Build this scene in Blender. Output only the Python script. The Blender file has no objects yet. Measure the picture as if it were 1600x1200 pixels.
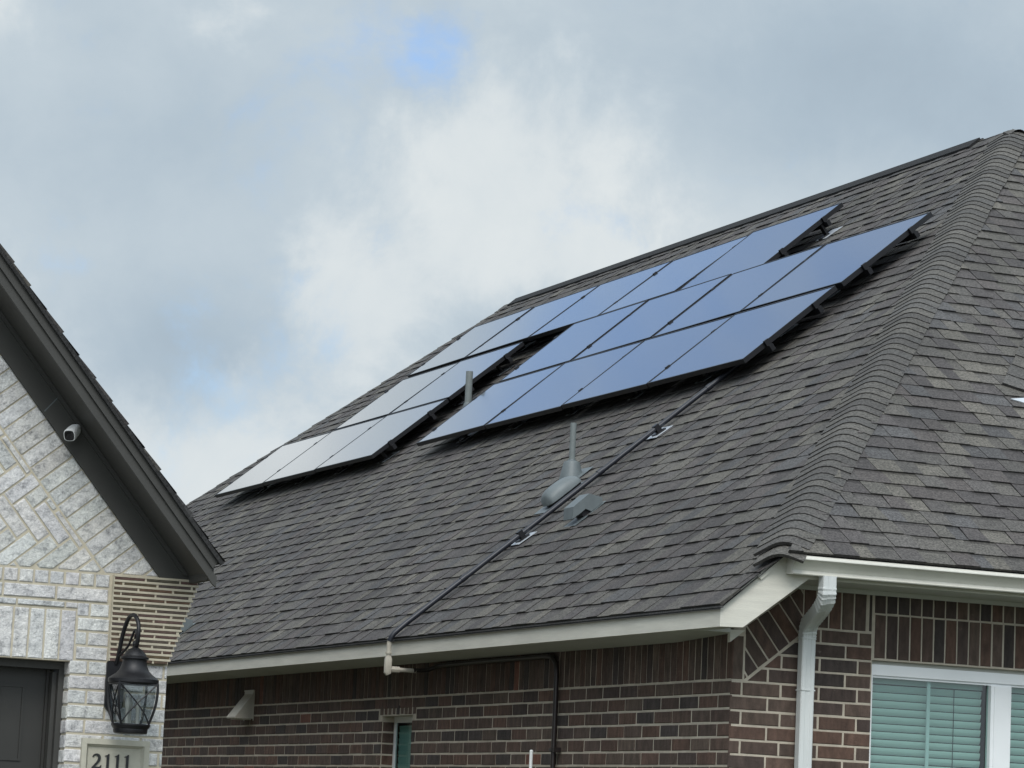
import bpy, math, random
from mathutils import Vector, Matrix
random.seed(7)
R = random.Random(11)
SC = bpy.context.scene
COL = SC.collection
V = Vector

# ------------------------------------------------------------------ materials
def mat_new(name):
    m = bpy.data.materials.new(name); m.use_nodes = True
    nt = m.node_tree; nt.nodes.clear()
    out = nt.nodes.new('ShaderNodeOutputMaterial')
    b = nt.nodes.new('ShaderNodeBsdfPrincipled')
    nt.links.new(b.outputs[0], out.inputs[0])
    return m, nt, b, out

def nd(nt, t, **kw):
    n = nt.nodes.new(t)
    for k, v in kw.items():
        if k == 'ins':
            for i, x in v.items():
                n.inputs[i].default_value = x
        else:
            setattr(n, k, v)
    return n

def noise(nt, scale, detail=4, rough=.6, stretch=None):
    tc = nd(nt, 'ShaderNodeTexCoord')
    src = tc.outputs['Object']
    if stretch:
        mp = nd(nt, 'ShaderNodeMapping'); mp.inputs['Scale'].default_value = stretch
        nt.links.new(src, mp.inputs[0]); src = mp.outputs[0]
    n = nd(nt, 'ShaderNodeTexNoise'); n.inputs['Scale'].default_value = scale
    n.inputs['Detail'].default_value = detail; n.inputs['Roughness'].default_value = rough
    nt.links.new(src, n.inputs['Vector'])
    return n

def ramp(nt, fac, stops):
    r = nd(nt, 'ShaderNodeValToRGB')
    e = r.color_ramp.elements
    while len(e) < len(stops): e.new(.5)
    for i, (p, c) in enumerate(stops):
        e[i].position = p; e[i].color = (*c, 1) if len(c) == 3 else c
    nt.links.new(fac, r.inputs[0])
    return r

def mul(nt, a, b, fac=1.0):
    m = nd(nt, 'ShaderNodeMix', data_type='RGBA', blend_type='MULTIPLY')
    m.inputs[0].default_value = fac
    nt.links.new(a, m.inputs[6]); nt.links.new(b, m.inputs[7])
    return m.outputs[2]

def bump(nt, b, h, strength, dist=.01):
    bp = nd(nt, 'ShaderNodeBump'); bp.inputs['Strength'].default_value = strength
    bp.inputs['Distance'].default_value = dist
    nt.links.new(h, bp.inputs['Height']); nt.links.new(bp.outputs[0], b.inputs['Normal'])

def g(v): return (v, v, v)

def paint(name, col, rough=.5, var=.12, nscale=6, metal=0.0, bumpy=.15, stretch=None):
    m, nt, b, _ = mat_new(name)
    n = noise(nt, nscale, 5, .65, stretch)
    r = ramp(nt, n.outputs[0], [(.25, tuple(c*(1-var) for c in col)), (.75, tuple(min(1, c*(1+var)) for c in col))])
    nt.links.new(r.outputs[0], b.inputs['Base Color'])
    b.inputs['Roughness'].default_value = rough; b.inputs['Metallic'].default_value = metal
    n2 = noise(nt, nscale*18, 3, .6, stretch)
    if bumpy: bump(nt, b, n2.outputs[0], bumpy, .004)
    return m

def colored(name, rough=.9, grain=300, g_amt=.35, big=3, b_amt=.15, bscale=120, bstr=.4, bdist=.004, stretch=None, smear=None):
    """base colour = the per-piece colour of the thing times fine grain"""
    m, nt, b, _ = mat_new(name)
    at = nd(nt, 'ShaderNodeAttribute', attribute_name='Col')
    n1 = noise(nt, grain, 2, .6, stretch)
    r1 = ramp(nt, n1.outputs[0], [(.3, g(1-g_amt)), (.7, g(1+g_amt))])
    n2 = noise(nt, big, 4, .6)
    r2 = ramp(nt, n2.outputs[0], [(.3, g(1-b_amt)), (.7, g(1+b_amt))])
    c = mul(nt, mul(nt, at.outputs['Color'], r1.outputs[0]), r2.outputs[0])
    nt.links.new(c, b.inputs['Base Color'])
    b.inputs['Roughness'].default_value = rough
    if smear:
        n4 = noise(nt, 11, 6, .7)
        r4 = ramp(nt, n4.outputs[0], [(.62, g(0)), (.74, g(.5))])
        mx = nd(nt, 'ShaderNodeMix', data_type='RGBA'); nt.links.new(r4.outputs[0], mx.inputs[0])
        nt.links.new(c, mx.inputs[6]); mx.inputs[7].default_value = (*smear, 1)
        nt.links.new(mx.outputs[2], b.inputs['Base Color'])
    n3 = noise(nt, bscale, 4, .65)
    bump(nt, b, n3.outputs[0], bstr, bdist)
    return m

M = {}
M['shingle'] = colored('asphalt_shingle', .93, 75, .60, .8, .20, 260, .7, .004)
M['brown_brick'] = colored('brown_brick', .9, 26, .30, 5, .15, 60, .7, .006, (1, 1, .35), (.20, .17, .135))
M['mortar'] = paint('mortar', (.45, .40, .325), .95, .22, 9, 0, .6)
M['cream_mortar'] = paint('cream_mortar', (.47, .425, .33), .95, .14, 14, 0, .6)
M['thin_brick'] = colored('thin_brick', .9, 40, .25, 8, .15, 70, .5, .004)
M['beige'] = paint('beige_trim_paint', (.61, .59, .52), .55, .13, 4, 0, .35, (.6, .6, 6))
M['soffit'] = paint('beige_soffit_paint', (.52, .52, .48), .6, .06, 3, 0, .1)
M['gutter'] = paint('gutter_enamel', (.61, .60, .54), .38, .10, 3, 0, .05)
M['downspout'] = paint('downspout_enamel', (.58, .60, .59), .4, .09, 3, 0, .05, (3, 3, .5))
M['charcoal'] = paint('charcoal_trim_paint', (.043, .042, .038), .55, .12, 4, 0, .15)
M['door_paint'] = paint('garage_door_paint', (.027, .026, .023), .5, .1, 5, 0, .1)
M['black_alu'] = paint('black_anodised', (.012, .012, .014), .42, .1, 20, .3, .02)
M['galv'] = paint('galvanised_flashing', (.50, .53, .56), .42, .1, 12, .35, .05)
M['lead_grey'] = paint('grey_vent_paint', (.120, .140, .146), .5, .16, 11, .1, .15)
M['pvc_grey'] = paint('painted_vent_pipe', (.15, .17, .17), .6, .12, 14, 0, .1)
M['conduit'] = paint('dark_conduit', (.018, .020, .027), .38, .15, 14, .2, .03)
M['beige_pipe'] = paint('beige_conduit_fitting', (.42, .39, .33), .55, .12, 18, 0, .1)
M['brown_pipe'] = paint('brown_conduit', (.020, .014, .013), .42, .15, 14, 0, .05)
M['white'] = paint('white_plastic', (.78, .79, .79), .4, .04, 8, 0, .02)
M['vinyl'] = paint('white_window_vinyl', (.80, .82, .83), .38, .04, 3, 0, .03)
M['black_gloss'] = paint('camera_face', (.006, .006, .008), .15, .1, 10, 0, 0)
M['iron'] = paint('black_lantern_iron', (.012, .012, .014), .42, .2, 30, .3, .2)
M['stone'] = paint('cast_stone', (.42, .405, .335), .9, .12, 12, 0, .5)
M['digit'] = paint('digit_black', (.012, .012, .013), .5, .1, 20, 0, 0)
M['blind'] = paint('window_blind_slat', (.80, .83, .80), .6, .05, 4, 0, .05)
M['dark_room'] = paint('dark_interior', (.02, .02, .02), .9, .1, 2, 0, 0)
M['kerb'] = paint('concrete', (.24, .235, .22), .9, .15, 3, 0, .5)
M['asphalt'] = paint('asphalt', (.055, .055, .057), .95, .2, 3, 0, .6)
M['bulb'] = paint('candle_sleeve', (.6, .58, .52), .5, .05, 10, 0, 0)

def brick_white():
    m, nt, b, _ = mat_new('whitewashed_brick')
    at = nd(nt, 'ShaderNodeAttribute', attribute_name='Col')
    n1 = noise(nt, 16, 7, .72)
    r1 = ramp(nt, n1.outputs[0], [(.30, (.225, .22, .22)), (.39, (.40, .40, .395)), (.47, (.61, .605, .59)), (.62, (.76, .75, .72))])
    n2 = noise(nt, 90, 4, .7)
    r2 = ramp(nt, n2.outputs[0], [(.25, g(.72)), (.6, g(1.05))])
    c = mul(nt, mul(nt, at.outputs['Color'], r1.outputs[0]), r2.outputs[0])
    nt.links.new(c, b.inputs['Base Color']); b.inputs['Roughness'].default_value = .85
    n3 = noise(nt, 30, 6, .7)
    bump(nt, b, n3.outputs[0], .9, .02)
    return m
M['white_brick'] = brick_white()

def glass_tint(name, tint, ior, rough=.02):
    m = bpy.data.materials.new(name); m.use_nodes = True
    nt = m.node_tree; nt.nodes.clear()
    out = nt.nodes.new('ShaderNodeOutputMaterial')
    tr = nd(nt, 'ShaderNodeBsdfTransparent'); tr.inputs[0].default_value = (*tint, 1)
    gl = nd(nt, 'ShaderNodeBsdfGlossy'); gl.inputs['Roughness'].default_value = rough
    # Schlick reflectance of a thin pane, the same from either side
    lw = nd(nt, 'ShaderNodeLayerWeight'); lw.inputs[0].default_value = .5
    pw = nd(nt, 'ShaderNodeMath', operation='POWER'); pw.inputs[1].default_value = 5
    nt.links.new(lw.outputs['Facing'], pw.inputs[0])
    f0 = 1.7*((ior-1)/(ior+1))**2
    ma = nd(nt, 'ShaderNodeMath', operation='MULTIPLY_ADD'); ma.inputs[1].default_value = 1-f0; ma.inputs[2].default_value = f0
    nt.links.new(pw.outputs[0], ma.inputs[0])
    mx = nd(nt, 'ShaderNodeMixShader')
    nt.links.new(ma.outputs[0], mx.inputs[0]); nt.links.new(tr.outputs[0], mx.inputs[1]); nt.links.new(gl.outputs[0], mx.inputs[2])
    nt.links.new(mx.outputs[0], out.inputs[0])
    return m
M['window_glass'] = glass_tint('tinted_window_glass', (.56, .73, .70), 1.7)
M['side_glass'] = glass_tint('side_window_glass', (.36, .56, .54), 1.5)
M['lantern_glass'] = glass_tint('lantern_glass', (.66, .70, .72), 1.5, .03)

def panel_glass():
    m, nt, b, _ = mat_new('solar_cell_glass')
    tc = nd(nt, 'ShaderNodeTexCoord')
    br = nd(nt, 'ShaderNodeTexBrick'); br.offset = 0
    br.inputs['Scale'].default_value = 1; br.inputs['Mortar Size'].default_value = .003
    br.inputs['Brick Width'].default_value = .159; br.inputs['Row Height'].default_value = .159
    br.inputs['Color1'].default_value = (.006, .007, .014, 1); br.inputs['Color2'].default_value = (.008, .009, .018, 1)
    br.inputs['Mortar'].default_value = (.018, .02, .025, 1)
    nt.links.new(tc.outputs['Object'], br.inputs['Vector'])
    nt.links.new(br.outputs[0], b.inputs['Base Color'])
    b.inputs['Roughness'].default_value = .16
    b.inputs['IOR'].default_value = 1.75
    b.inputs['Coat Weight'].default_value = 1; b.inputs['Coat IOR'].default_value = 1.6; b.inputs['Coat Roughness'].default_value = .06
    n = noise(nt, 2.2, 2, .5)
    bump(nt, b, n.outputs[0], .05, .01)
    return m
M['panel'] = panel_glass()

def lawn():
    m, nt, b, _ = mat_new('lawn')
    n = noise(nt, 2.5, 6, .7)
    r = ramp(nt, n.outputs[0], [(.3, (.045, .055, .026)), (.7, (.085, .09, .048))])
    nt.links.new(r.outputs[0], b.inputs['Base Color']); b.inputs['Roughness'].default_value = .95
    n2 = noise(nt, 60, 5, .7); bump(nt, b, n2.outputs[0], .8, .03)
    return m
M['lawn'] = lawn()

# ------------------------------------------------------------------ mesh builder
class MB:
    def __init__(s): s.v = []; s.f = []; s.c = []; s.m = []
    def poly(s, pts, col=(1, 1, 1), m=0):
        i = len(s.v); s.v += [tuple(p) for p in pts]
        s.f.append(tuple(range(i, i+len(pts)))); s.c.append(col); s.m.append(m)
    def mesh(s, verts, faces, col=(1, 1, 1), m=0):
        i = len(s.v); s.v += [tuple(p) for p in verts]
        for f in faces:
            s.f.append(tuple(i+k for k in f)); s.c.append(col); s.m.append(m)
    def box(s, x0, x1, y0, y1, z0, z1, col=(1, 1, 1), m=0):
        x0, x1 = sorted((x0, x1)); y0, y1 = sorted((y0, y1)); z0, z1 = sorted((z0, z1))
        p = [(x, y, z) for z in (z0, z1) for y in (y0, y1) for x in (x0, x1)]
        s.mesh(p, [(0, 2, 3, 1), (4, 5, 7, 6), (0, 1, 5, 4), (2, 6, 7, 3), (0, 4, 6, 2), (1, 3, 7, 5)], col, m)
    def obox(s, o, a, b, c, col=(1, 1, 1), m=0):
        o, a, b, c = V(o), V(a), V(b), V(c)
        p = [o+a*i+b*j+c*k for k in (0, 1) for j in (0, 1) for i in (0, 1)]
        s.mesh(p, [(0, 2, 3, 1), (4, 5, 7, 6), (0, 1, 5, 4), (2, 6, 7, 3), (0, 4, 6, 2), (1, 3, 7, 5)], col, m)
    def prism(s, pts, off, col=(1, 1, 1), m=0):
        n = len(pts); a = [V(p) for p in pts]; b = [p+V(off) for p in a]
        s.mesh(a+b, [tuple(range(n-1, -1, -1)), tuple(range(n, 2*n))] + [(i, (i+1) % n, n+(i+1) % n, n+i) for i in range(n)], col, m)
    def sweep(s, path, section, up=(0, 0, 1), col=(1, 1, 1), m=0, caps=True, scale=None):
        """section: list of (a,b) in the (side, up) frame of the path"""
        P = [V(p) for p in path]; n = len(section); vs = []
        upv = V(up)
        prev = None
        for i, p in enumerate(P):
            t = (P[min(i+1, len(P)-1)]-P[max(i-1, 0)]).normalized()
            if prev is None:
                sd = t.cross(upv)
                if sd.length < 1e-4: sd = t.cross(V((1, 0, 0)))
            else:
                sd = prev - t*prev.dot(t)
            sd.normalize(); prev = sd
            u = sd.cross(t)
            k = 1 if scale is None else scale[i]
            vs += [p+sd*(a*k)+u*(b*k) for a, b in section]
        fs = [(i*n+j, i*n+(j+1) % n, (i+1)*n+(j+1) % n, (i+1)*n+j) for i in range(len(P)-1) for j in range(n)]
        if caps: fs += [tuple(range(n-1, -1, -1)), tuple((len(P)-1)*n+j for j in range(n))]
        s.mesh(vs, fs, col, m)
    def tube(s, path, r, n=10, col=(1, 1, 1), m=0, scale=None):
        s.sweep(path, [(r*math.cos(2*math.pi*i/n), r*math.sin(2*math.pi*i/n)) for i in range(n)], col=col, m=m, scale=scale)
    def lathe(s, prof, o, axis=(0, 0, 1), n=20, col=(1, 1, 1), m=0):
        ax = V(axis).normalized(); sd = ax.cross(V((1, 0, 0)))
        if sd.length < .01: sd = ax.cross(V((0, 1, 0)))
        sd.normalize(); t = ax.cross(sd); o = V(o); vs = []
        for r, h in prof:
            vs += [o+ax*h+(sd*math.cos(2*math.pi*i/n)+t*math.sin(2*math.pi*i/n))*r for i in range(n)]
        k = len(prof)
        fs = [(i*n+j, i*n+(j+1) % n, (i+1)*n+(j+1) % n, (i+1)*n+j) for i in range(k-1) for j in range(n)]
        fs += [tuple(range(n-1, -1, -1)), tuple((k-1)*n+j for j in range(n))]
        s.mesh(vs, fs, col, m)
    def build(s, name, mats, parent=None, smooth=None, local=False, shift=None):
        me = bpy.data.meshes.new(name)
        off = V((0, 0, 0))
        if shift is not None: off = V(shift)
        elif parent is not None and not local: off = wloc(parent)
        me.from_pydata([tuple(V(p)-off) for p in s.v], [], s.f)
        if not isinstance(mats, (list, tuple)): mats = [mats]
        for mt in mats: me.materials.append(mt)
        me.polygons.foreach_set('material_index', s.m)
        ca = me.attributes.new('Col', 'FLOAT_COLOR', 'CORNER')
        buf = []
        for f, c in zip(s.f, s.c): buf += [c[0], c[1], c[2], 1.0]*len(f)
        ca.data.foreach_set('color', buf)
        if smooth is not None:
            me.polygons.foreach_set('use_smooth', [True]*len(me.polygons))
            me.set_sharp_from_angle(angle=smooth)
        me.update(); me.validate()
        o = bpy.data.objects.new(name, me); COL.objects.link(o)
        if parent is not None: o.parent = parent
        return o

def wloc(o):
    l = V((0, 0, 0))
    while o is not None:
        l = l + o.location; o = o.parent
    return l

def empty(name, loc, label, cat, group=None):
    o = bpy.data.objects.new(name, None); COL.objects.link(o)
    o.location = loc; o.empty_display_size = .2
    o['label'] = label; o['category'] = cat
    if group: o['group'] = group
    return o

def copy_tree(o, parent=None):
    c = o.copy(); COL.objects.link(c)
    if parent is not None: c.parent = parent
    for ch in [x for x in o.children]: copy_tree(ch, c)
    return c

# ------------------------------------------------------------------ geometry constants (metres)
CAM = V((-8.12247, -15.9088, 1.6))
S = .8265; LS = math.hypot(1, S)              # side slope
FS = .70; LF = math.hypot(1, FS)              # front slope
XE, ZE = -.326, 2.874                         # side eave (top of shingles at the fascia)
PK = V((5.178, 5.475, 7.423)); RL = V((5.178, 15.85, 7.423))
NS = V((-S, 0, 1))/LS; NF = V((0, -FS, 1))/LF
def RP(u, v, h=0): return V((XE+v/LS, u, ZE+S*v/LS))+NS*h
YE, ZF = -.56, 3.2                            # front eave
def FP(u, v, h=0): return V((u, YE+v/LF, ZF+FS*v/LF))+NF*h

# shingle colours (the mineral granules themselves)
SHC = [(.106, .101, .089), (.090, .086, .079), (.078, .075, .071), (.058, .054, .054), (.070, .070, .072), (.076, .069, .067), (.086, .083, .075), (.074, .070, .068), (.066, .061, .061)]
CAPC = [(.076, .072, .066), (.084, .079, .071), (.066, .062, .058), (.072, .069, .065)]
def shc():
    c = R.choice(SHC); k = R.uniform(.88, 1.12)
    return (c[0]*k*.94, c[1]*k*.915, c[2]*k*.895)

def shingles(mb, P, umin, umax, v0, v1, e=.1545, butt=.011, tooth=.005):
    """courses of laminated shingles; P(u,v,h) places them, umin/umax(v) bound the plane"""
    k = 0; v = v0
    while v < v1-1e-6:
        w = min(v+e, v1)
        a0, a1, b0, b1 = umin(v), umin(w), umax(v), umax(w)
        lo, hi = min(a0, a1), max(b0, b1)
        u = lo-R.uniform(0, .3)
        raised = R.random() < .5
        ph = R.uniform(0, 6.3)
        while u < hi:
            wd = R.uniform(.10, .20) if raised else R.uniform(.08, .24)
            p0, p1 = u, u+wd
            tp = R.uniform(-.012, .012) if raised else 0
            q0 = min(max(p0, a0), b0); q1 = min(max(p1, a0), b0)
            t0 = min(max(p0+tp, a1), b1); t1 = min(max(p1-tp, a1), b1)
            if q1-q0 > .004 or t1-t0 > .004:
                c = shc()
                jit = .0018*math.sin(u*2.1+ph)+R.uniform(-.001, .001)
                h0 = butt+(tooth if raised else 0)+R.uniform(-.001, .0015)
                h1 = .004+(.003 if raised else 0)
                dv = jit if v > v0+1e-6 else 0
                A, B = P(q0, v+dv, h0), P(q1, v+dv, h0)
                Cc, D = P(t1, w+.004, h1), P(t0, w+.004, h1)
                if not raised:
                    # the lower lamination carries a dark band of granules along its top
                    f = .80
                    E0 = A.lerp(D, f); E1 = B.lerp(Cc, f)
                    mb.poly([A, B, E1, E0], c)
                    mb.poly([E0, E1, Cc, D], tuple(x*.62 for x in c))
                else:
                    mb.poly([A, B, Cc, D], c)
                dk = tuple(x*.6 for x in c)  # shadow at the butt and side edges, painted into their colour
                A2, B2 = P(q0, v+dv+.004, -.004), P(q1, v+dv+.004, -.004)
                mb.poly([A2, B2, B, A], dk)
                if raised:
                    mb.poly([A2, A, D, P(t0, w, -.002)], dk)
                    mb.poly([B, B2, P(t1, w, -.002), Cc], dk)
            u = p1; raised = not raised if R.random() < .82 else raised
        v += e; k += 1

def ridge_caps(mb, p0, p1, d1, d2, n1, n2, width, exp=.145, lift=.012, dip=.0, cols=CAPC):
    """overlapping bent cap shingles from p0 (low) to p1; d1/d2 lie in the two roof planes, square to the line"""
    p0, p1 = V(p0), V(p1); L = (p1-p0).length; t = (p1-p0)/L
    nm = (n1+n2).normalized()
    n = int(L/exp); K = 5
    wl, wr_ = width if isinstance(width, tuple) else (width, width)
    def sec(o, h, wk):
        pts = []
        r = .085
        for i in range(-K, K+1):
            s = i/K; wd = wk*(wl if s < 0 else wr_)
            if abs(s)*wd >= r:
                d, nn = (d1, n1) if s < 0 else (d2, n2)
                pts.append(o+d*(abs(s)*wd)+nn*h)
            else:
                # rounded bend
                q = (s*wd+r)/(2*r)
                a = o+d1*r+n1*h; b = o+nm*(h*1.3+.006); c = o+d2*r+n2*h
                pts.append(a*(1-q)**2+b*2*q*(1-q)+c*q*q)
        return pts
    for k in range(n):
        o0 = p0+t*(k*exp-.01+R.uniform(-.008, .008)); o1 = p0+t*((k+1)*exp+.02)
        wd = R.uniform(.97, 1.03)
        kk = R.uniform(.88, 1.08); c = tuple(x*kk for x in R.choice(cols))
        A = sec(o0, lift+.004+R.uniform(-.001, .001), wd); B = sec(o1, lift-.004, wd*.99); Z = sec(o0+t*.004, lift-.014, wd)
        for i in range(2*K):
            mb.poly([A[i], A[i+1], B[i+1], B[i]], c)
            mb.poly([Z[i], Z[i+1], A[i+1], A[i]], tuple(x*.5 for x in c))  # butt face darkened: step shading painted into the colour
        dk = tuple(x*.6 for x in c)  # side edges carry the same painted shade
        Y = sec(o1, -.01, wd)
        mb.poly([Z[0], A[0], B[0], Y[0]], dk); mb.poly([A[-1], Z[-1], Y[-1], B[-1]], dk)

# bricks ---------------------------------------------------------------------
def clip_half(poly, n, d):
    """keep n.p <= d"""
    out = []
    for i in range(len(poly)):
        a, b = poly[i], poly[(i+1) % len(poly)]
        da = n[0]*a[0]+n[1]*a[1]-d; db = n[0]*b[0]+n[1]*b[1]-d
        if da <= 0: out.append(a)
        if (da < 0 < db) or (db < 0 < da):
            t = da/(da-db); out.append((a[0]+(b[0]-a[0])*t, a[1]+(b[1]-a[1])*t))
    return out
def half(a, b):
    """half plane left of a->b"""
    dx, dy = b[0]-a[0], b[1]-a[1]; L = math.hypot(dx, dy)
    n = (dy/L, -dx/L); return n, n[0]*a[0]+n[1]*a[1]
def clip(poly, region):
    for i in range(len(region)):
        n, d = half(region[i], region[(i+1) % len(region)])
        poly = clip_half(poly, n, d)
        if len(poly) < 3: return []
    return poly
def area(p): return .5*sum(p[i][0]*p[(i+1) % len(p)][1]-p[(i+1) % len(p)][0]*p[i][1] for i in range(len(p)))
def rect(u0, u1, z0, z1): return [(u0, z0), (u1, z0), (u1, z1), (u0, z1)]

def brick(mb, W, poly, d, col, bev=.004, wob=.0012):
    if len(poly) < 3 or abs(area(poly)) < .00025: return
    if area(poly) < 0: poly = poly[::-1]
    cx = sum(p[0] for p in poly)/len(poly); cz = sum(p[1] for p in poly)/len(poly)
    poly = [(p[0]+R.uniform(-wob, wob), p[1]+R.uniform(-wob, wob)) for p in poly]
    inn = []
    for p in poly:
        L = math.hypot(p[0]-cx, p[1]-cz)
        ex = min(bev, abs(p[0]-cx)*.4); ez = min(bev, abs(p[1]-cz)*.4)
        inn.append((p[0]-math.copysign(ex, p[0]-cx), p[1]-math.copysign(ez, p[1]-cz)))
    n = len(poly); dd = d+R.uniform(-.0015, .002)
    tl = R.uniform(-.01, .01)
    a = [W(p[0], p[1], 0) for p in poly]; b = [W(p[0], p[1], dd-bev) for p in poly]
    c = [W(p[0], p[1], dd+tl*(p[0]-cx)) for p in inn]
    fs = [tuple(range(2*n, 3*n))]
    fs += [(i, (i+1) % n, n+(i+1) % n, n+i) for i in range(n)]
    fs += [(n+i, n+(i+1) % n, 2*n+(i+1) % n, 2*n+i) for i in range(n)]
    mb.mesh(a+b+c, fs, col)

BRC = [(.062, .045, .038), (.054, .040, .035), (.070, .046, .037), (.044, .035, .033), (.034, .030, .030), (.066, .053, .045), (.068, .046, .038), (.056, .043, .038), (.060, .047, .041)]
def brc():
    c = R.choice(BRC) if R.random() > .02 else (.105, .052, .040)
    k = R.uniform(.95, 1.3); return (c[0]*k*1.22, c[1]*k*1.08, c[2]*k*.98)
def wbc():
    k = R.uniform(.86, 1.06); return (k*R.uniform(.97, 1.02), k, k*R.uniform(.98, 1.04))

J = .0125
def row(mb, W, z0, z1, spans, pitch, off, d, colf, region=None, joint=J):
    for (u0, u1) in spans:
        k = math.floor((u0-off)/pitch)
        while off+k*pitch < u1:
            a = max(off+k*pitch+joint/2, u0); b = min(off+(k+1)*pitch-joint/2, u1)
            k += 1
            if b-a < .012: continue
            p = rect(a, b, z0+joint/2, z1-joint/2)
            if region:
                p = clip(p, region)
                if not p: continue
            brick(mb, W, p, d, colf())

# ================================================================== BROWN HOUSE
brown = empty('brick_house', (0, 0, 0), 'dark brown brick house with grey shingled hip roof carrying the solar panels', 'house')
WX, WY = 10.68, 20.9
C_ = .0814
# ---- side wall (x = 0, facing -x)
def WS(u, z, d): return V((.006-d, u, z))
mb = MB()
zs = 2.495; k = 0; z1 = zs
while z1 > .05:
    z0 = z1-C_
    spans = [(0, WY)]
    zm = (z0+z1)/2
    if 1.15 < zm < 2.362: spans = [(0, 4.985), (5.597, WY)]
    elif 2.362 < zm < 2.45: spans = [(0, 4.905), (5.649, WY)]
    off = (.0, .165)[k % 2]
    row(mb, WS, z0, z1, spans, .25, off+.003*math.sin(k*7.1), .006, brc)
    z1 = z0; k += 1
# rowlock head over the narrow window
u = 4.915
while u < 5.62:
    brick(mb, WS, rect(u+.006, u+.066, 2.374, 2.440), .006, tuple(q*1.25 for q in brc())); u += .0815
# soldier course under the soffit
u = .075
while u < WY:
    brick(mb, WS, rect(u+.004, u+.0773, 2.502, 2.757), .006, brc()); u += .0813
brick(mb, WS, rect(-.004, .068, 2.502, 2.757), .006, brc())
# jamb returns of the narrow window (far and near)
def WJ(u, z, d): return V((u, 5.597-d, z))
z1 = zs-C_*2
for k in range(16):
    brick(mb, WJ, rect(.012, .10, z1-C_+J/2, z1-J/2), .004, brc()); z1 -= C_
mb2 = MB()
t = .1
mb2.box(.004, t, .004, 4.985, 0, 2.757); mb2.box(.004, t, 5.597, WY, 0, 2.757)
mb2.box(.0035, t, 4.985, 5.597, 2.366, 2.757); mb2.box(.0035, t, 4.985, 5.597, 0, 1.18)
for vv, ff, cc, mm in zip([0], [0], [0], [0]): pass
def merge(a, b, m):
    i = len(a.v); a.v += b.v
    a.f += [tuple(i+q for q in f) for f in b.f]; a.c += b.c; a.m += [m]*len(b.f)
merge(mb, mb2, 1)
mb.build('wall', [M['brown_brick'], M['mortar']], brown)

# ---- front wall (y = 0, facing -y)
def WF(u, z, d): return V((u, .006-d, z))
mb = MB()
zf = 2.488; CF = .0832
WIN = (.912, 2.712, .95, 2.664)
WIN2 = (4.4, 6.2, .95, 2.664)
reg_low = None
z1 = 2.488; k = 0
while z1 > .05:
    z0 = z1-CF; zm = (z0+z1)/2
    sp = [(-.004, WX)] if zm < .95 else [(-.004, WIN[0]), (WIN[1], WIN2[0]), (WIN2[1], WX)]
    row(mb, WF, z0, z1, sp, .25, (.068, .235)[k % 2]-.25, .006, brc); z1 = z0; k += 1
# upper courses between the sloping soldiers and the window
A0, A1 = (.086, 2.492), (.500, 2.823)
reg_up = [A0, (.905, 2.492), (.905, 2.823), A1]
reg_up = [(.095, 2.4885), (.905, 2.4885), (.905, 2.818), (.512, 2.818)]
z0 = 2.488
for k in range(4):
    row(mb, WF, z0, z0+CF, [(.05, .905)], .25, (.235, .068)[k % 2], .006, brc, reg_up); z0 += CF
# corner soldier
brick(mb, WF, rect(.0, .070, 2.500, 2.745), .006, brc())
# sloping soldiers square to the rake
sl = math.atan2(.331, .414); td = (math.cos(sl), math.sin(sl)); nd_ = (-td[1], td[0])
reg_a = [(.081, 2.497), (.505, 2.836), (.505, 3.064), (.30, 3.064), (.081, 2.86)]
reg_a = [(.082, 2.500), (.447, 2.789), (.447, 3.066), (.082, 2.80)]
s = -.30
while s < .7:
    o = (A0[0]+td[0]*s+nd_[0]*.008, A0[1]+td[1]*s+nd_[1]*.008)
    p = [o, (o[0]+td[0]*.072, o[1]+td[1]*.072), (o[0]+td[0]*.072+nd_[0]*.33, o[1]+td[1]*.072+nd_[1]*.33), (o[0]+nd_[0]*.33, o[1]+nd_[1]*.33)]
    p = clip(p, reg_a)
    if p: brick(mb, WF, p, .006, brc())
    s += .0835
# upright soldiers beside the downspout
u = .456
while u < .84:
    lo = 2.828 if u > .5 else 2.80
    brick(mb, WF, rect(u, u+.074, lo, 3.064), .006, brc()); u += .0832
brick(mb, WF, rect(.884, .905, 2.828, 3.064), .006, (.05, .037, .032))
# two tiers over the window
def tiers(u0, u1):
    u = u0
    while u < u1-.02:
        brick(mb, WF, rect(u, u+.0715, 2.939, 3.064), .006, brc())
        brick(mb, WF, rect(u+.004, u+.0755, 2.675, 2.929), .006, brc()); u += .0797
tiers(.921, WX)
mb2 = MB()
for (a, b) in ((.101, WIN[0]), (WIN[1], WIN2[0]), (WIN2[1], WX)): mb2.box(a, b, .004, t, 0, 3.066)
for w in (WIN, WIN2):
    mb2.box(w[0], w[1], .0035, t, w[3], 3.066); mb2.box(w[0], w[1], .0035, t, 0, w[2])
mb2.box(.0045, .1005, .0045, .1, 2.757, 3.066); mb2.box(.0035, .1012, .0035, .0995, 0, 2.757)
merge(mb, mb2, 1)
mb.build('wall', [M['brown_brick'], M['mortar']], brown)
# plain far walls
mb = MB(); mb.box(WX-.1, WX, .1, WY, 0, 2.9); mb.box(.1, WX-.1, WY-.1, WY, 0, 2.757)
# cut triangle under the side rake
mb.build('wall', M['brown_brick'], brown)
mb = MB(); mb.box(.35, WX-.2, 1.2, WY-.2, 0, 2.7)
mb.build('room_lining', M['dark_room'], brown)

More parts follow.
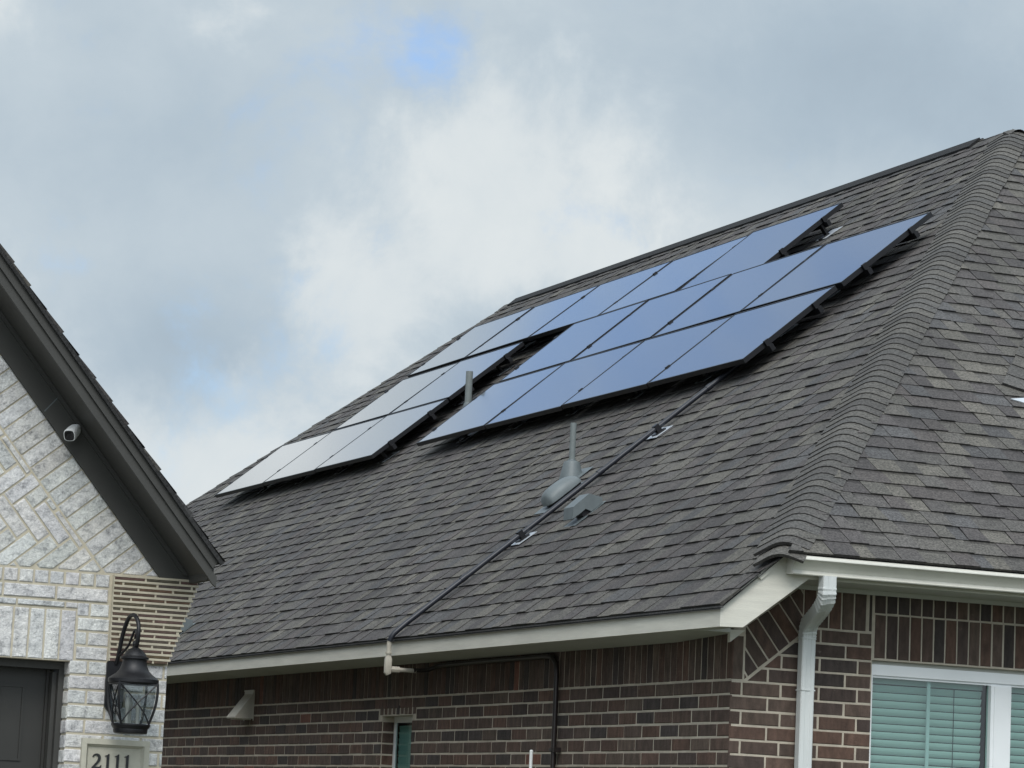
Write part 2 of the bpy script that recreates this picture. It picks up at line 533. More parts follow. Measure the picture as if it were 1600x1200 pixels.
# ---- roof
mb = MB()
hx = lambda v: XE+v/LS
def side_umin(v):
    x = hx(v)
    return -.487 if x < .0 else YE+(.012 if x < .14 else .075)+(x-.04)*1.1747
def side_umax(v): return RL.y+(RL.x-hx(v))
VMAX = (RL.x-XE)*LS
shingles(mb, RP, side_umin, side_umax, -.006, VMAX)
def fy(v): return YE+v/LF
def front_umin(v): return (.045 if fy(v) < YE+.13 else .085)+(fy(v)-YE)/1.1747
def front_umax(v): return PK.x+(PK.y-fy(v))/1.1747
FV = (PK.y-YE)*LF
shingles(mb, FP, front_umin, front_umax, -.02, FV)
# deck beneath and the unseen slopes
b = -.012
def sh(p, n): return V(p)+n*b
eL = RP(-.487, -.02); deck = (.05, .05, .05)
mb.poly([sh(RP(-.485, -.02), NS), sh(RP(-.485, .47), NS), sh(PK, NS), sh(RL, NS), sh(RP(21.35, -.02), NS)], deck)
mb.poly([sh(FP(.02, -.012), NF), sh(FP(10.33, -.012), NF), sh(PK, NF)], deck)
NR = V((S, 0, 1))/LS
mx = lambda p: V((2*PK.x-p[0], p[1], p[2]))
mb.poly([PK+V((0, 0, 0)), V(mx(RP(-.5, .47))), mx(RP(-.5, 0)), mx(RP(21.37, 0)), RL], (.105, .102, .1))
mb.poly([RP(21.37, 0), RL, mx(RP(21.37, 0))], (.105, .102, .1))
# starter/drip edges of the eaves
mb.box(XE-.008, XE+.012, -.485, 21.3, ZE-.014, ZE-.004, (.06, .06, .06))
roof = mb.build('roof', M['shingle'], brown)

H0 = V((.02, YE-.022, ZF-.014))
td3 = (PK-H0).normalized()
def inplane(n, sgn_ref):
    d = n.cross(td3).normalized()
    return d if d.dot(sgn_ref) > 0 else -d
d1 = inplane(NS, V((-1, 1, 0))); d2 = inplane(NF, V((1, -1, 0)))
mb = MB()
HB = H0+td3*.13+V((-.040, .026, .0))
ridge_caps(mb, HB, PK, d1, d2, NS, NF, (.19, .155), .108, .024)
ridge_caps(mb, HB-td3*.13, HB+td3*.01, d1, d2, NS, NF, (.165, .145), .13, .005)
# far hip, right hip
tb = (RL-RP(21.37, 0)).normalized()
NB = V((0, S, 1))/LS
e1 = NS.cross(tb).normalized(); e1 = e1 if e1.dot(V((-1, -1, 0))) > 0 else -e1
e2 = NB.cross(tb).normalized(); e2 = e2 if e2.dot(V((1, 1, 0))) > 0 else -e2
ridge_caps(mb, RP(21.37, 0), RL, e1, e2, NS, NB, .16, .145)
HR = V((2*PK.x-H0.x, H0.y, H0.z)); td3 = (PK-HR).normalized()
d3 = inplane(NF, V((-1, -1, 0))); d4 = inplane(NR, V((1, 1, 0)))
ridge_caps(mb, HR, PK, d3, d4, NF, NR, .18, .145)
# peak cover and solid ridge ends
UP = V((0, 0, 1)); dl = V((-1, 0, -S))/LS; dr = V((1, 0, -S))/LS
ridge_caps(mb, PK+V((0, .62, 0)), PK+V((0, -.10, .002)), dr, dl, NR, NS, .15, .18, .008)
ridge_caps(mb, RL+V((0, .1, 0)), RL+V((0, -.5, 0)), dr, dl, NR, NS, .15, .15, .012)
mb.build('hip_cap', M['shingle'], roof, smooth=.5)
# ridge vent: dark vented strip with caps on top
mb = MB()
y0, y1 = PK.y+.48, RL.y-.12
for sg, nn in ((-1, NS), (1, NR)):
    o = PK.copy(); o.y = 0
    dd = dl if sg < 0 else dr
    pa = [o+dd*.135+nn*.004, o+dd*.130+nn*.028, o+nn*.026+V((0, 0, .006)), o+nn*.004]
    mb.prism([V((p.x, y0, p.z)) for p in pa], (0, y1-y0, 0), (.008, .008, .009))
ridge_caps(mb, V((PK.x, y1, PK.z+.012)), V((PK.x, y0, PK.z+.012)), dr, dl, NR, NS, .110, .22, .003, cols=[(.036, .036, .038), (.030, .030, .033)])
mb.build('ridge_vent', M['shingle'], roof, smooth=.5)
# hip of the lower front wing dying into the front slope, with its flashing
mb = MB()
nq = V((-.25, -FS-.05, 1)).normalized()
q0 = FP(2.78, (1.375-YE)*LF, .01); tq = V((1, 1.1747, FS*1.1747)).normalized()
dq1 = V((-1, .85, 0)); dq1 = (dq1-NF*dq1.dot(NF)); dq1 = (dq1-tq*dq1.dot(tq)).normalized(); dq2 = -dq1
ridge_caps(mb, q0, q0+tq*4.2, dq1, dq2, NF, NF, .165, .19, .014)
mb.build('saddle_cap', M['shingle'], roof, smooth=.5)
mb = MB()
fo = FP(2.74, (1.27-YE)*LF, .014)
mb.prism([fo+V((-.15, 0, 0))+NF*.002, fo+V((0, -.035, -.03)), fo+V((.16, -.03, -.022)), fo+V((.3, .02, .016)), fo+V((.1, .06, .045))], NF*.006)
mb.build('flashing', M['galv'], roof)

# ---- trim
YF = -.4535
for bx in ((-.316, -.290, YF+.022, 21.2, 2.757, 2.866), (.233, WX+.2, YF, YF+.025, 3.06, 3.175), (WX+.29, WX+.316, YF, 21.2, 2.757, 2.852)):
    mb = MB(); mb.box(*bx); mb.build('fascia', M['beige'], brown)
mb = MB()   # rake board on the front plane with its small upper trim
mb.prism([V((-.316, YF, 2.757)), V((-.173, YF, 2.762)), V((.232, YF, 3.061)), V((.232, YF, 3.19)), V((.045, YF, 3.176)), V((-.316, YF, 2.870))], (0, .022, 0))
mb.prism([V((-.098, YF-.002, 3.052)), V((-.076, YF-.002, 3.034)), V((.083, YF-.002, 3.164)), V((.06, YF-.002, 3.178))], (0, -.012, 0))
mb.build('rake_board', M['beige'], brown)
mb = MB(); ys = (-.02, .7, 21.2); zw = (2.7585, 2.731, 2.731)
vv = []
for y_, z_ in zip(ys, zw): vv += [V((-.2895, y_, 2.759)), V((-.009, y_, z_)), V((-.009, y_, z_+.014)), V((-.2895, y_, 2.773))]
mb.mesh(vv, [(0, 1, 2, 3), (11, 10, 9, 8)]+[(a*4+q, a*4+(q+1) % 4, (a+1)*4+(q+1) % 4, (a+1)*4+q) for a in (0, 1) for q in range(4)])
mb.build('soffit', M['soffit'], brown)
mb = MB(); mb.box(-.2895, -.16, YF+.0225, -.021, 2.765, 2.775); mb.build('soffit', M['soffit'], brown)
mb = MB(); mb.box(-.2895, -.0345, -.034, -.0205, 2.759, 2.80); mb.build('soffit', M['soffit'], brown)
mb = MB(); mb.box(.20, WX+.2, YF+.026, -.001, 3.066, 3.080); mb.build('soffit', M['soffit'], brown)
mb = MB(); mb.prism([V((-.288, YF+.0222, 2.80)), V((-.173, YF+.0222, 2.785)), V((.199, YF+.0222, 3.062)), V((.199, YF+.0222, 3.08)), V((-.288, YF+.0222, 2.84))], (0, .42, 0)); mb.build('soffit', M['soffit'], brown)
mb = MB(); mb.box(.20, WX, -.020, -.002, 3.040, 3.0655); mb.build('frieze_board', M['soffit'], brown)
mb = MB(); mb.prism([V((-.034, -.03, 2.776)), V((-.034, -.03, 2.704)), V((.062, -.03, 2.778))], (0, .028, 0)); mb.build('frieze_board', M['beige'], brown)
# gutter, K profile swept along x
gx0, gx1 = .088, WX+.3
yb = YF-.002
prof = [(yb, 3.178), (yb, 3.079), (yb-.070, 3.073), (yb-.079, 3.075), (yb-.082, 3.080), (yb-.068, 3.094), (yb-.062, 3.100), (yb-.076, 3.118), (yb-.096, 3.138), (yb-.110, 3.150),
        (yb-.122, 3.152), (yb-.128, 3.157), (yb-.127, 3.164), (yb-.114, 3.179), (yb-.104, 3.179), (yb-.104, 3.160), (yb-.09, 3.145), (yb-.056, 3.106), (yb-.060, 3.084), (yb-.004, 3.088), (yb-.004, 3.178)]
mb = MB()
n = len(prof)
mb.mesh([V((gx0, a, b)) for a, b in prof]+[V((gx1, a, b)) for a, b in prof], [(i, (i+1) % n, n+(i+1) % n, n+i) for i in range(n)])
mb.prism([V((gx0-.003, a, b)) for a, b in prof[:14]], (.006, 0, 0))
gut = mb.build('gutter', M['gutter'], brown)
# downspout: rectangular tube with ribbed elbows
path = [(.318, -.515, 3.078), (.318, -.515, 3.03), (.319, -.512, 2.985), (.326, -.49, 2.950), (.345, -.42, 2.918), (.375, -.32, 2.892), (.402, -.22, 2.868), (.428, -.12, 2.842), (.442, -.075, 2.812), (.446, -.062, 2.77), (.446, -.060, 2.74), (.446, -.060, 2.50), (.446, -.060, .25)]
dense = []
for i in range(len(path)-1):
    m_ = 1 if i in (0, 10, 11) else 4
    for q in range(m_): dense.append(V(path[i]).lerp(V(path[i+1]), q/m_))
dense.append(V(path[-1]))
a, b = .042, .034
secd = [(-a, -b+.006), (-a+.006, -b), (-.016, -b), (-.012, -b+.003), (.012, -b+.003), (.016, -b), (a-.006, -b), (a, -b+.006), (a, b-.006), (a-.006, b), (-a+.006, b), (-a, b-.006)]
sc_ = [1+(.075 if (2 < i < len(dense)-3 and i % 2) else 0) for i in range(len(dense))]
mb = MB(); mb.sweep(dense, [(p[0], p[1]) for p in secd], up=(0, 1, 0), scale=sc_)
mb.box(.402, .490, -.0965, -.024, 2.455, 2.462)
mb.build('downspout', M['downspout'], brown, smooth=.25)

# ---- front windows
def front_window(w, parent):
    mb = MB()
    x0, x1, zb, zt = w
    xm0, xm1 = x0+.827, x0+.967
    f0, f1 = .035, .085
    mb.box(x0, x1, f0, f1, 2.58, 2.642); mb.box(x0, x1, f0, f1, zb, zb+.05)
    mb.box(x0, x0+.026, f0, f1, zb+.05, 2.58); mb.box(x1-.026, x1, f0, f1, zb+.05, 2.58)
    mb.box(x0+.0262, x1-.0262, f0+.012, f1-.004, 2.566, 2.5798)
    win = mb.build('window', M['vinyl'], parent)
    mb = MB(); mb.box(xm0, xm1, f0-.004, f1-.006, zb+.05, 2.5655); mb.box(xm0+.022, xm1-.022, f0-.009, f0-.0045, zb+.052, 2.558)
    mb.build('mullion', M['vinyl'], win)
    mb = MB(); mb.box(x0, x1, f0+.01, f1-.02, 2.6425, 2.663); mb.build('head_trim', M['soffit'], win)
    for a, b in ((x0+.026, xm0), (xm1, x1-.026)):
        mb = MB(); mb.poly([V((a, .062, zb+.05)), V((b, .062, zb+.05)), V((b, .062, 2.566)), V((a, .062, 2.566))])
        mb.build('pane', M['window_glass'], win)
        mb = MB(); mb.box((a+b)/2-.011, (a+b)/2+.011, .072, .080, zb+.05, 2.566); mb.build('glazing_bar', M['white'], win)
        mb = MB(); z = 2.53
        mb.box(a+.005, b-.005, .12, .17, 2.537, 2.575)
        while z > zb+.06:
            pts = []
            for q in range(5):
                tt = q/4; bow = .004*math.sin(math.pi*tt)
                pts.append((.128+.013*tt-bow, z-.0405*tt))
            for q in range(4):
                mb.poly([V((a+.006, pts[q][0], pts[q][1])), V((a+.006, pts[q+1][0], pts[q+1][1])), V((b-.006, pts[q+1][0], pts[q+1][1])), V((b-.006, pts[q][0], pts[q][1]))])
            z -= .0456
        mb.build('blind', M['blind'], win, smooth=1)
        for xx in (b-.2,):
            mb = MB(); mb.box(xx-.0018, xx+.0018, .1185, .1205, zb+.1, 2.53)
            mb.build('ladder_cord', M['dark_room'], win)
front_window(WIN, brown); front_window(WIN2, brown)

# ---- narrow side window
mb = MB(); ya, yb2 = 4.985, 5.597
mb.box(.100, .118, ya, yb2, 2.322, 2.366); mb.box(.100, .118, ya, yb2, 1.18, 1.23)
mb.box(.100, .118, yb2-.030, yb2, 1.23, 2.322); mb.box(.100, .118, ya, ya+.030, 1.23, 2.322)
nw = mb.build('window', M['vinyl'], brown)
mb = MB(); mb.poly([V((.110, ya+.030, 1.23)), V((.110, yb2-.030, 1.23)), V((.110, yb2-.030, 2.322)), V((.110, ya+.030, 2.322))]); mb.build('pane', M['side_glass'], nw)
mb = MB(); z = 2.30
while z > 1.25:
    mb.obox((.1205, ya+.034, z), (.006, 0, -.0435), (0, yb2-ya-.09, 0), (.001, 0, .001)); z -= .0456
mb.build('blind', M['blind'], nw)

# ================================================================== SOLAR ARRAY
rot = Matrix(((0, 1/LS, NS.x), (-1, 0, NS.y), (0, S/LS, NS.z)))     # local x runs right along the eave (-y), y upslope, z normal
def roof_matrix(u, v, h=0):
    m = rot.to_4x4(); m.translation = RP(u, v, h); return m
PW, PH = 1.597, .965
def make_panel():
    root = bpy.data.objects.new('solar_panel', None); COL.objects.link(root); root.empty_display_size = .2
    root['category'] = 'solar panel'; root['group'] = 'solar panels on the brown roof'
    mb = MB(); w, h, fw, th = PW/2, PH/2, .011, .038
    mb.box(-w, w, -h, -h+fw, -th, 0); mb.box(-w, w, h-fw, h, -th, 0)
    mb.box(-w, -w+fw, -h+fw, h-fw, -th, 0); mb.box(w-fw, w, -h+fw, h-fw, -th, 0)
    mb.box(-w+.0112, w-.0112, -h+.0112, h-.0112, -.030, -.026)
    mb.build('frame', M['black_alu'], root, local=True)
    mb = MB(); mb.poly([(-w+fw, -h+fw, -.0025), (w-fw, -h+fw, -.0025), (w-fw, h-fw, -.0025), (-w+fw, h-fw, -.0025)])
    mb.build('glass_sheet', M['panel'], root, local=True)
    return root
panel = make_panel()
HP = .165
ORD = ['leftmost', 'second from left', 'third from left', 'fourth from left', 'fifth from left']
VR = [3.178, 4.165, 5.192]; VRR = [3.195, 4.218]        # lower edges of the three rows
LB = 11.59; RB = 10.485          # right edge of the left block, left edge of the right block
grid = []
for i in range(3): grid.append((LB+1.615*(3-i)-.8075, VR[0], ['pale solar panel at the lowest left tip of the array', 'middle solar panel of three in the lowest row left of the vent pipe', 'solar panel at the right end of the three-panel lowest left row'][i]))
for i in range(2): grid.append((LB+1.62*(2-i)-.81, VR[1], ['left one of two solar panels in the middle row left of the vent pipe', 'solar panel in the middle row directly behind the upper vent pipe'][i]))
for i in range(5): grid.append((LB+1.62*(2-i)-.81, VR[2], ['leftmost solar panel in the top row near the roof edge', 'second solar panel from left in the five-panel top row', 'central solar panel of the five-panel top row', 'fourth solar panel from left in the five-panel top row', 'deep blue solar panel at the right end of the top row'][i]))
for i in range(4): grid.append((RB-1.626*i-.813, VRR[1], ['leftmost of four blue solar panels in the right block middle row', 'second from left of four panels in the right block middle row', 'third from left of four panels in the right block middle row', 'solar panel nearest the hip at the right end of the middle row'][i]))
for i in range(4): grid.append((RB-1.626*i-.813, VRR[0], ['blue solar panel at the lower left tip of the right block', 'second from left in the lowest row of the right block', 'third from left in the lowest row of the right block', 'right end solar panel of the lowest row, above the roof conduit'][i]))
PR = random.Random(5)
for i, (uc, vl, lab) in enumerate(grid):
    o = panel if i == 0 else copy_tree(panel)
    m = roof_matrix(uc, vl+PH/2, HP)
    m = m @ Matrix.Rotation(PR.uniform(-.0045, .0045), 4, 'X') @ Matrix.Rotation(PR.uniform(-.004, .004), 4, 'Y')
    m = m @ Matrix.Rotation(.010 if i >= 10 else (.014 if i == 9 else (-.010 if i >= 5 else -.003)), 4, 'X')
    o.matrix_world = m; o['label'] = lab
# rails with feet, flashings and clamps
def make_rail(ul, ur, v, label, clamps, feet):
    root = empty('mounting_rail', RP(ul, v, 0), label, 'rail', 'mounting rails under the solar panels')
    mb = MB()
    mb.obox(RP(ul+.035, v-.018, HP-.088), V((0, ur-ul-.07, 0)), (RP(0, .036)-RP(0, 0)), NS*.048)
    mb.build('rail', M['black_alu'], root)
    for u in clamps:
        mb = MB()
        mb.obox(RP(u+.012, v-.02, HP-.04), V((0, -.024, 0)), RP(0, .040)-RP(0, 0), NS*.045)
        mb.build('clamp', M['black_alu'], root)
    for u in feet:
        mb = MB()
        mb.obox(RP(u+.03, v-.11, .016), V((0, -.06, 0)), RP(0, .09)-RP(0, 0), NS*.012)
        mb.obox(RP(u+.025, v-.045, .016), V((0, -.05, 0)), RP(0, .022)-RP(0, 0), NS*.115)
        f = mb.build('foot', M['black_alu'], root)
        mb = MB(); mb.obox(RP(u+.09, v-.11, .016), V((0, -.18, 0)), RP(0, .20)-RP(0, 0)-NS*.008, NS*.003)
        mb.build('flashing', M['galv'], f)
def block(ul, ur, vl, n, pw, nm, f0):
    for q, f in (('lower', .24), ('upper', .76)):
        cl = [ul+.003]+[ul-pw*i+.004 for i in range(1, n)]+[ur+.001]
        ft = []; u = ul-f0-(.45 if f > .5 and f0 in (1.0, .63) else 0)-(.5 if f < .5 and f0 in (.85, .57) else 0)
        while u > ur: ft.append(u); u -= 1.2
        make_rail(ul, ur, vl+PH*f, '%s black mounting rail under the %s' % (q, nm), cl, ft)
block(LB+4.845, LB, VR[0], 3, 1.615, 'lowest row of panels at the left tip', 1.0)
block(LB+3.24, LB, VR[1], 2, 1.62, 'pair of panels in the left middle row', .6)
block(LB+3.24, LB-4.86, VR[2], 5, 1.62, 'five-panel top row', .85)
block(RB, RB-6.504, VRR[1], 4, 1.626, 'middle row of the right block of panels', .57)
block(RB, RB-6.504, VRR[0], 4, 1.626, 'lowest row of the right block of panels', .63)

# ================================================================== ROOF VENTS
def frame_pts(u, v, pts): return [RP(u+a, v+b, c) for a, b, c in pts]
# plumbing pipe between the blocks
vp = empty('vent_pipe', RP(11.27, 4.12), 'thin grey vent pipe standing in the gap between the solar panel blocks', 'vent pipe')
b0 = RP(11.27, 4.12)
mb = MB(); mb.tube([b0+V((0, 0, -.02)), b0+V((0, 0, .372))], .0335, 14); mb.build('pipe', M['pvc_grey'], vp, smooth=.6)
mb = MB(); mb.lathe([(.060, -.03), (.052, .02), (.040, .06), (.036, .07)], b0, n=16); mb.build('boot', M['lead_grey'], vp, smooth=.6)
# plumbing pipe with big boot
v2 = empty('vent_pipe', RP(5.16, 2.03), 'grey vent pipe on a wide conical boot above the rounded hood vent', 'vent pipe')
b0 = RP(5.16, 2.03)
mb = MB(); mb.tube([b0, b0+V((0, 0, .44))], .0235, 14); mb.build('pipe', M['pvc_grey'], v2, smooth=.6)
mb = MB(); mb.lathe([(.105, -.08), (.094, .0), (.064, .135), (.058, .148), (.032, .156), (.030, .166)], b0, n=18)
mb.obox(RP(5.16+.16, 2.03-.17, .014), V((0, -.32, 0)), RP(0, .32)-RP(0, 0), NS*.004)
mb.build('boot', M['lead_grey'], v2, smooth=.7)
# rounded hood vent
v3 = empty('hood_vent', RP(4.80, 1.77), 'rounded grey hood vent below the tall vent pipe beside the conduit', 'roof vent')
mb = MB(); nu, nv = 12, 16
vs = []
for i in range(nv+1):
    t_ = i/nv; vv = -.17+.34*t_
    prof_h = (1-abs(2*t_-.75)**2.6/ (1.25**2.6))**.5 if True else 0
    prof_h = max(0, 1-abs((t_-.42)/.58)**2.6)**.5 if t_ > .42 else max(0, 1-abs((.42-t_)/.42)**3.2)**.5
    for j in range(nu+1):
        an = math.pi*j/nu
        wu = .095*math.cos(an)*(.35+.65*prof_h**.6); hh = .040+.095*math.sin(an)**.8*prof_h
        vs.append(RP(4.80+wu, 1.77+vv, hh))
n_ = nu+1
fs = [(i*n_+j, i*n_+j+1, (i+1)*n_+j+1, (i+1)*n_+j) for i in range(nv) for j in range(nu)]
mb.mesh(vs, fs)
mb.mesh([vs[i*n_] for i in range(nv+1)]+[vs[i*n_+nu] for i in range(nv+1)], [(i, i+1, nv+1+i+1, nv+1+i) for i in range(nv)])
mb.build('hood', M['lead_grey'], v3, smooth=1.0)
mb = MB(); mb.obox(RP(4.80+.07, 1.77-.13, .0), V((0, -.14, 0)), RP(0, .27)-RP(0, 0), NS*.05); mb.build('collar', M['black_alu'], v3)
mb = MB(); mb.obox(RP(4.80+.15, 1.77-.22, .013), V((0, -.30, 0)), RP(0, .40)-RP(0, 0), NS*.004); mb.build('flange', M['lead_grey'], v3)
# boxy slant hood, two of them
def slant_hood(u, v, label):
    root = bpy.data.objects.new('hood_vent', None); COL.objects.link(root); root.empty_display_size = .2
    root['category'] = 'roof vent'; root['label'] = label; root['group'] = 'boxy slant roof vents'
    w = .080
    pr = [(-.140, .058), (-.085, .122), (.070, .128), (.135, .050), (.115, .018), (.01, .018), (-.015, .058), (-.070, .056)]
    mb = MB()
    mb.prism([(-w, a, b) for a, b in pr], (2*w, 0, 0))
    mb.build('hood', M['lead_grey'], root, local=True)
    mb = MB(); mb.box(-.060, .060, -.055, .07, 0, .052); mb.build('collar', M['black_alu'], root, local=True)
    mb = MB(); mb.box(-.10, .10, -.16, .14, .013, .0155); mb.build('flange', M['lead_grey'], root, local=True)
    root.matrix_world = roof_matrix(u, v)
    return root
sv = slant_hood(3.80, 1.42, 'boxy slant-faced grey roof vent right of the conduit')
sv2 = copy_tree(sv); sv2.matrix_world = roof_matrix(10.85, .47)
sv2['label'] = 'grey roof vent half hidden behind the white brick house corner'

# ================================================================== CONDUIT
cd = empty('electrical_conduit', RP(4.47, 0, 0), 'black electrical conduit running down the roof from the panels and over the eave', 'conduit')
mb = MB()
UC = 4.47
pth = [RP(UC, 3.6, .055), RP(UC, 2.5, .055), RP(UC, 1.3, .052), RP(UC, .25, .055), RP(UC, .10, .055), V((-.335, 4.471, 2.934)), V((-.365, 4.474, 2.905)), V((-.384, 4.479, 2.876)), V((-.391, 4.485, 2.850))]
mb.tube(pth, .0195, 12)
for v_ in (3.05, 1.95, .62):
    mb.tube([RP(UC, v_, .055), RP(UC, v_+.05, .055)], .0235, 12)
mb.build('roof_pipe', M['conduit'], cd, smooth=.7)
LBX, LBY = -.392, 4.49
mb = MB()
mb.tube([V((-.3895, 4.484, 2.862)), V((LBX, LBY, 2.838)), V((LBX, LBY, 2.74))], .017, 12)
mb.tube([V((LBX, LBY, 2.775)), V((LBX, LBY, 2.762))], .025, 8)
mb.build('drop_pipe', M['beige_pipe'], cd, smooth=.7)
mb = MB()
mb.sweep([V((LBX, LBY, 2.745)), V((LBX, LBY, 2.725)), V((LBX, LBY, 2.63)), V((LBX+.006, LBY, 2.618))], [(-.024, -.014), (-.016, -.022), (.016, -.022), (.024, -.014), (.024, .014), (.016, .022), (-.016, .022), (-.024, .014)], up=(0, 1, 0), scale=[.72, 1, 1, .75])
mb.tube([V((LBX+.02, LBY, 2.655)), V((LBX+.085, LBY, 2.655))], .022, 8)
mb.tube([V((LBX+.08, LBY, 2.655)), V((LBX+.21, LBY, 2.655))], .016, 10)
mb.build('fitting', M['beige_pipe'], cd, smooth=.6)
mb = MB()
wp = [V((LBX+.19, LBY, 2.655)), V((-.09, LBY, 2.667)), V((-.045, LBY-.02, 2.690)), V((-.032, LBY-.10, 2.70)), V((-.030, 3.5, 2.705)), V((-.030, 2.56, 2.705)), V((-.030, 2.47, 2.695)), V((-.030, 2.415, 2.655)), V((-.030, 2.398, 2.59)), V((-.030, 2.395, 2.4)), V((-.030, 2.395, .4))]
mb.tube(wp, .0165, 10)
for zz in (2.09, 1.2): mb.box(-.05, -.002, 2.34, 2.37, zz, zz+.03); mb.box(-.052, -.012, 2.372, 2.42, zz+.004, zz+.026)
mb.build('wall_pipe', M['brown_pipe'], cd, smooth=.7)
for v_ in (2.54, 1.19):
    mb = MB()
    mb.obox(RP(UC+.022, v_-.02, .02), V((0, -.044, 0)), RP(0, .04)-RP(0, 0), NS*.060)
    mb.obox(RP(UC+.045, v_-.05, .016), V((0, -.09, 0)), RP(0, .09)-RP(0, 0), NS*.010)
    so = mb.build('standoff', M['black_alu'], cd)
    mb = MB(); mb.obox(RP(UC+.10, v_-.085, .0175), V((0, -.18, 0)), RP(0, .17)-RP(0, 0)-NS*.008, NS*.003)
    mb.build('flashing', M['galv'], so)

# wall exhaust hood
eh = empty('exhaust_hood', (0, 8.69, 2.39), 'beige wedge-shaped exhaust hood on the brown side wall near its left end', 'exhaust hood')
mb = MB()
ya, yb2 = 8.575, 8.80
pr = [(-.001, 2.612), (-.010, 2.612), (-.012, 2.590), (-.158, 2.397), (-.156, 2.386), (-.001, 2.386)]
mb.prism([V((a, ya, b)) for a, b in pr], (0, yb2-ya, 0))
mb.box(-.006, -.0005, ya-.012, ya-.0002, 2.372, 2.622); mb.box(-.006, -.0005, yb2+.0002, yb2+.012, 2.372, 2.622); mb.box(-.013, -.0005, ya-.012, yb2+.012, 2.6125, 2.624)
mb.build('hood', M['beige_pipe'], eh)
mb = MB(); mb.box(-.13, -.01, ya+.03, yb2-.03, 2.378, 2.3855); mb.build('grille', M['dark_room'], eh)
eh.children[0].data.materials[0] = M['beige']

# white rod standing by the side wall
wr = empty('white_pipe', (-.15, 2.47, 0), 'thin white upright pipe standing before the brown side wall', 'pipe')
mb = MB(); mb.tube([V((-.15, 2.47, 0)), V((-.15, 2.47, 2.085))], .011, 10); mb.lathe([(.012, 0), (.012, .008), (.006, .014)], (-.15, 2.47, 2.0851), n=10)
mb.build('pipe', M['white'], wr, smooth=.7)

# ================================================================== WHITE BRICK HOUSE
Y1 = 1.0
wh = empty('brick_house', (-3.2, Y1, 0), 'whitewashed brick house with charcoal gable trim and dark garage door', 'house')
XC = -3.035
def WW(u, z, d): return V((u, Y1+.007-d, z))
mb = MB()
bd = .008
SLR = 1.18
def xrake(z): return -3.099-(z-2.88)/SLR
GX0, GX1, GZ = -8.6, -3.592, 2.400
# pier and courses right of the garage
z1 = 2.411; k = 0
while z1 > .05:
    z0 = z1-.0812
    row(mb, WW, z0, z1, [(-3.60+(.0 if k % 2 else .004), XC)], .218, (-3.492, -3.600)[k % 2], bd, wbc); z1 = z0; k += 1
z0 = 2.411
for k in range(3):
    row(mb, WW, z0, z0+.080, [(-3.572, -3.388)], .19, (-3.572, -3.507)[k % 2], bd, wbc); z0 += .080
row(mb, WW, 2.651, 2.732, [(-3.572, -3.388)], .115, -3.618, bd, wbc)
row(mb, WW, 2.690, 2.732, [(GX0, -3.576)], .275, -3.645, bd+.003, wbc)
row(mb, WW, 2.735, 2.815, [(GX0, -3.388)], .300, -3.702, bd+.004, wbc)
row(mb, WW, 2.818, 2.898, [(GX0-.5, -3.388)], .0872, -3.397, bd, wbc)
# soldiers over the garage door
u = -3.582
while u > GX0-.1:
    brick(mb, WW, rect(u-.078, u, 2.406, 2.680), bd, wbc()); u -= .0885
# gable: band of bricks square to the rake, herringbone inside
ta = math.atan2(-SLR, 1); tr = (math.cos(ta), math.sin(ta)); nr = (tr[1], -tr[0])       # nr points in, down-left
if nr[0] > 0: nr = (-nr[0], -nr[1])
org = (-3.099, 2.88)
band = [(-3.11, 2.904)]
BW = .235
zt = 6.6
reg_gable = [(-9.0, 2.904), (xrake(2.904)+.02, 2.904), (xrake(zt)+.02, zt), (-9.0, zt)]
s = -.6
while s < 3.2:
    o = (org[0]-tr[0]*s, org[1]-tr[1]*s)
    a = (o[0]-tr[0]*.076, o[1]-tr[1]*.076)
    p = [o, a, (a[0]+nr[0]*BW, a[1]+nr[1]*BW), (o[0]+nr[0]*BW, o[1]+nr[1]*BW)]
    if area(p) < 0: p = p[::-1]
    p = clip(p, reg_gable)
    if p: brick(mb, WW, p, bd, wbc(), .006)
    s += .0865
io = (org[0]+nr[0]*(BW+.012), org[1]+nr[1]*(BW+.012))
far = (io[0]-tr[0]*3.6, io[1]-tr[1]*3.6)
t0 = (io[1]-2.904)/(-tr[1])
lowx = io[0]+tr[0]*t0
reg_in = [(-6.4, 2.904), (lowx, 2.904), far, (-6.4, far[1])]
hw, hl = .0845, .2535
def loc(a, b): return (io[0]-tr[0]*a+nr[0]*b, io[1]-tr[1]*a+nr[1]*b)
j = J*.5
for i in range(-40, 60):
    for q in range(-12, 14):
        bx, by = i*hw+q*3*hw, i*hw-q*3*hw+.03
        for (a0, b0_, a1, b1_) in ((bx, by, bx+hl, by+hw), (bx, by+hw, bx+hw, by+hw+hl)):
            p = [loc(a0+j, b0_+j), loc(a1-j, b0_+j), loc(a1-j, b1_-j), loc(a0+j, b1_-j)]
            if area(p) < 0: p = p[::-1]
            p = clip(p, reg_in)
            if p: brick(mb, WW, p, bd, wbc(), .006)
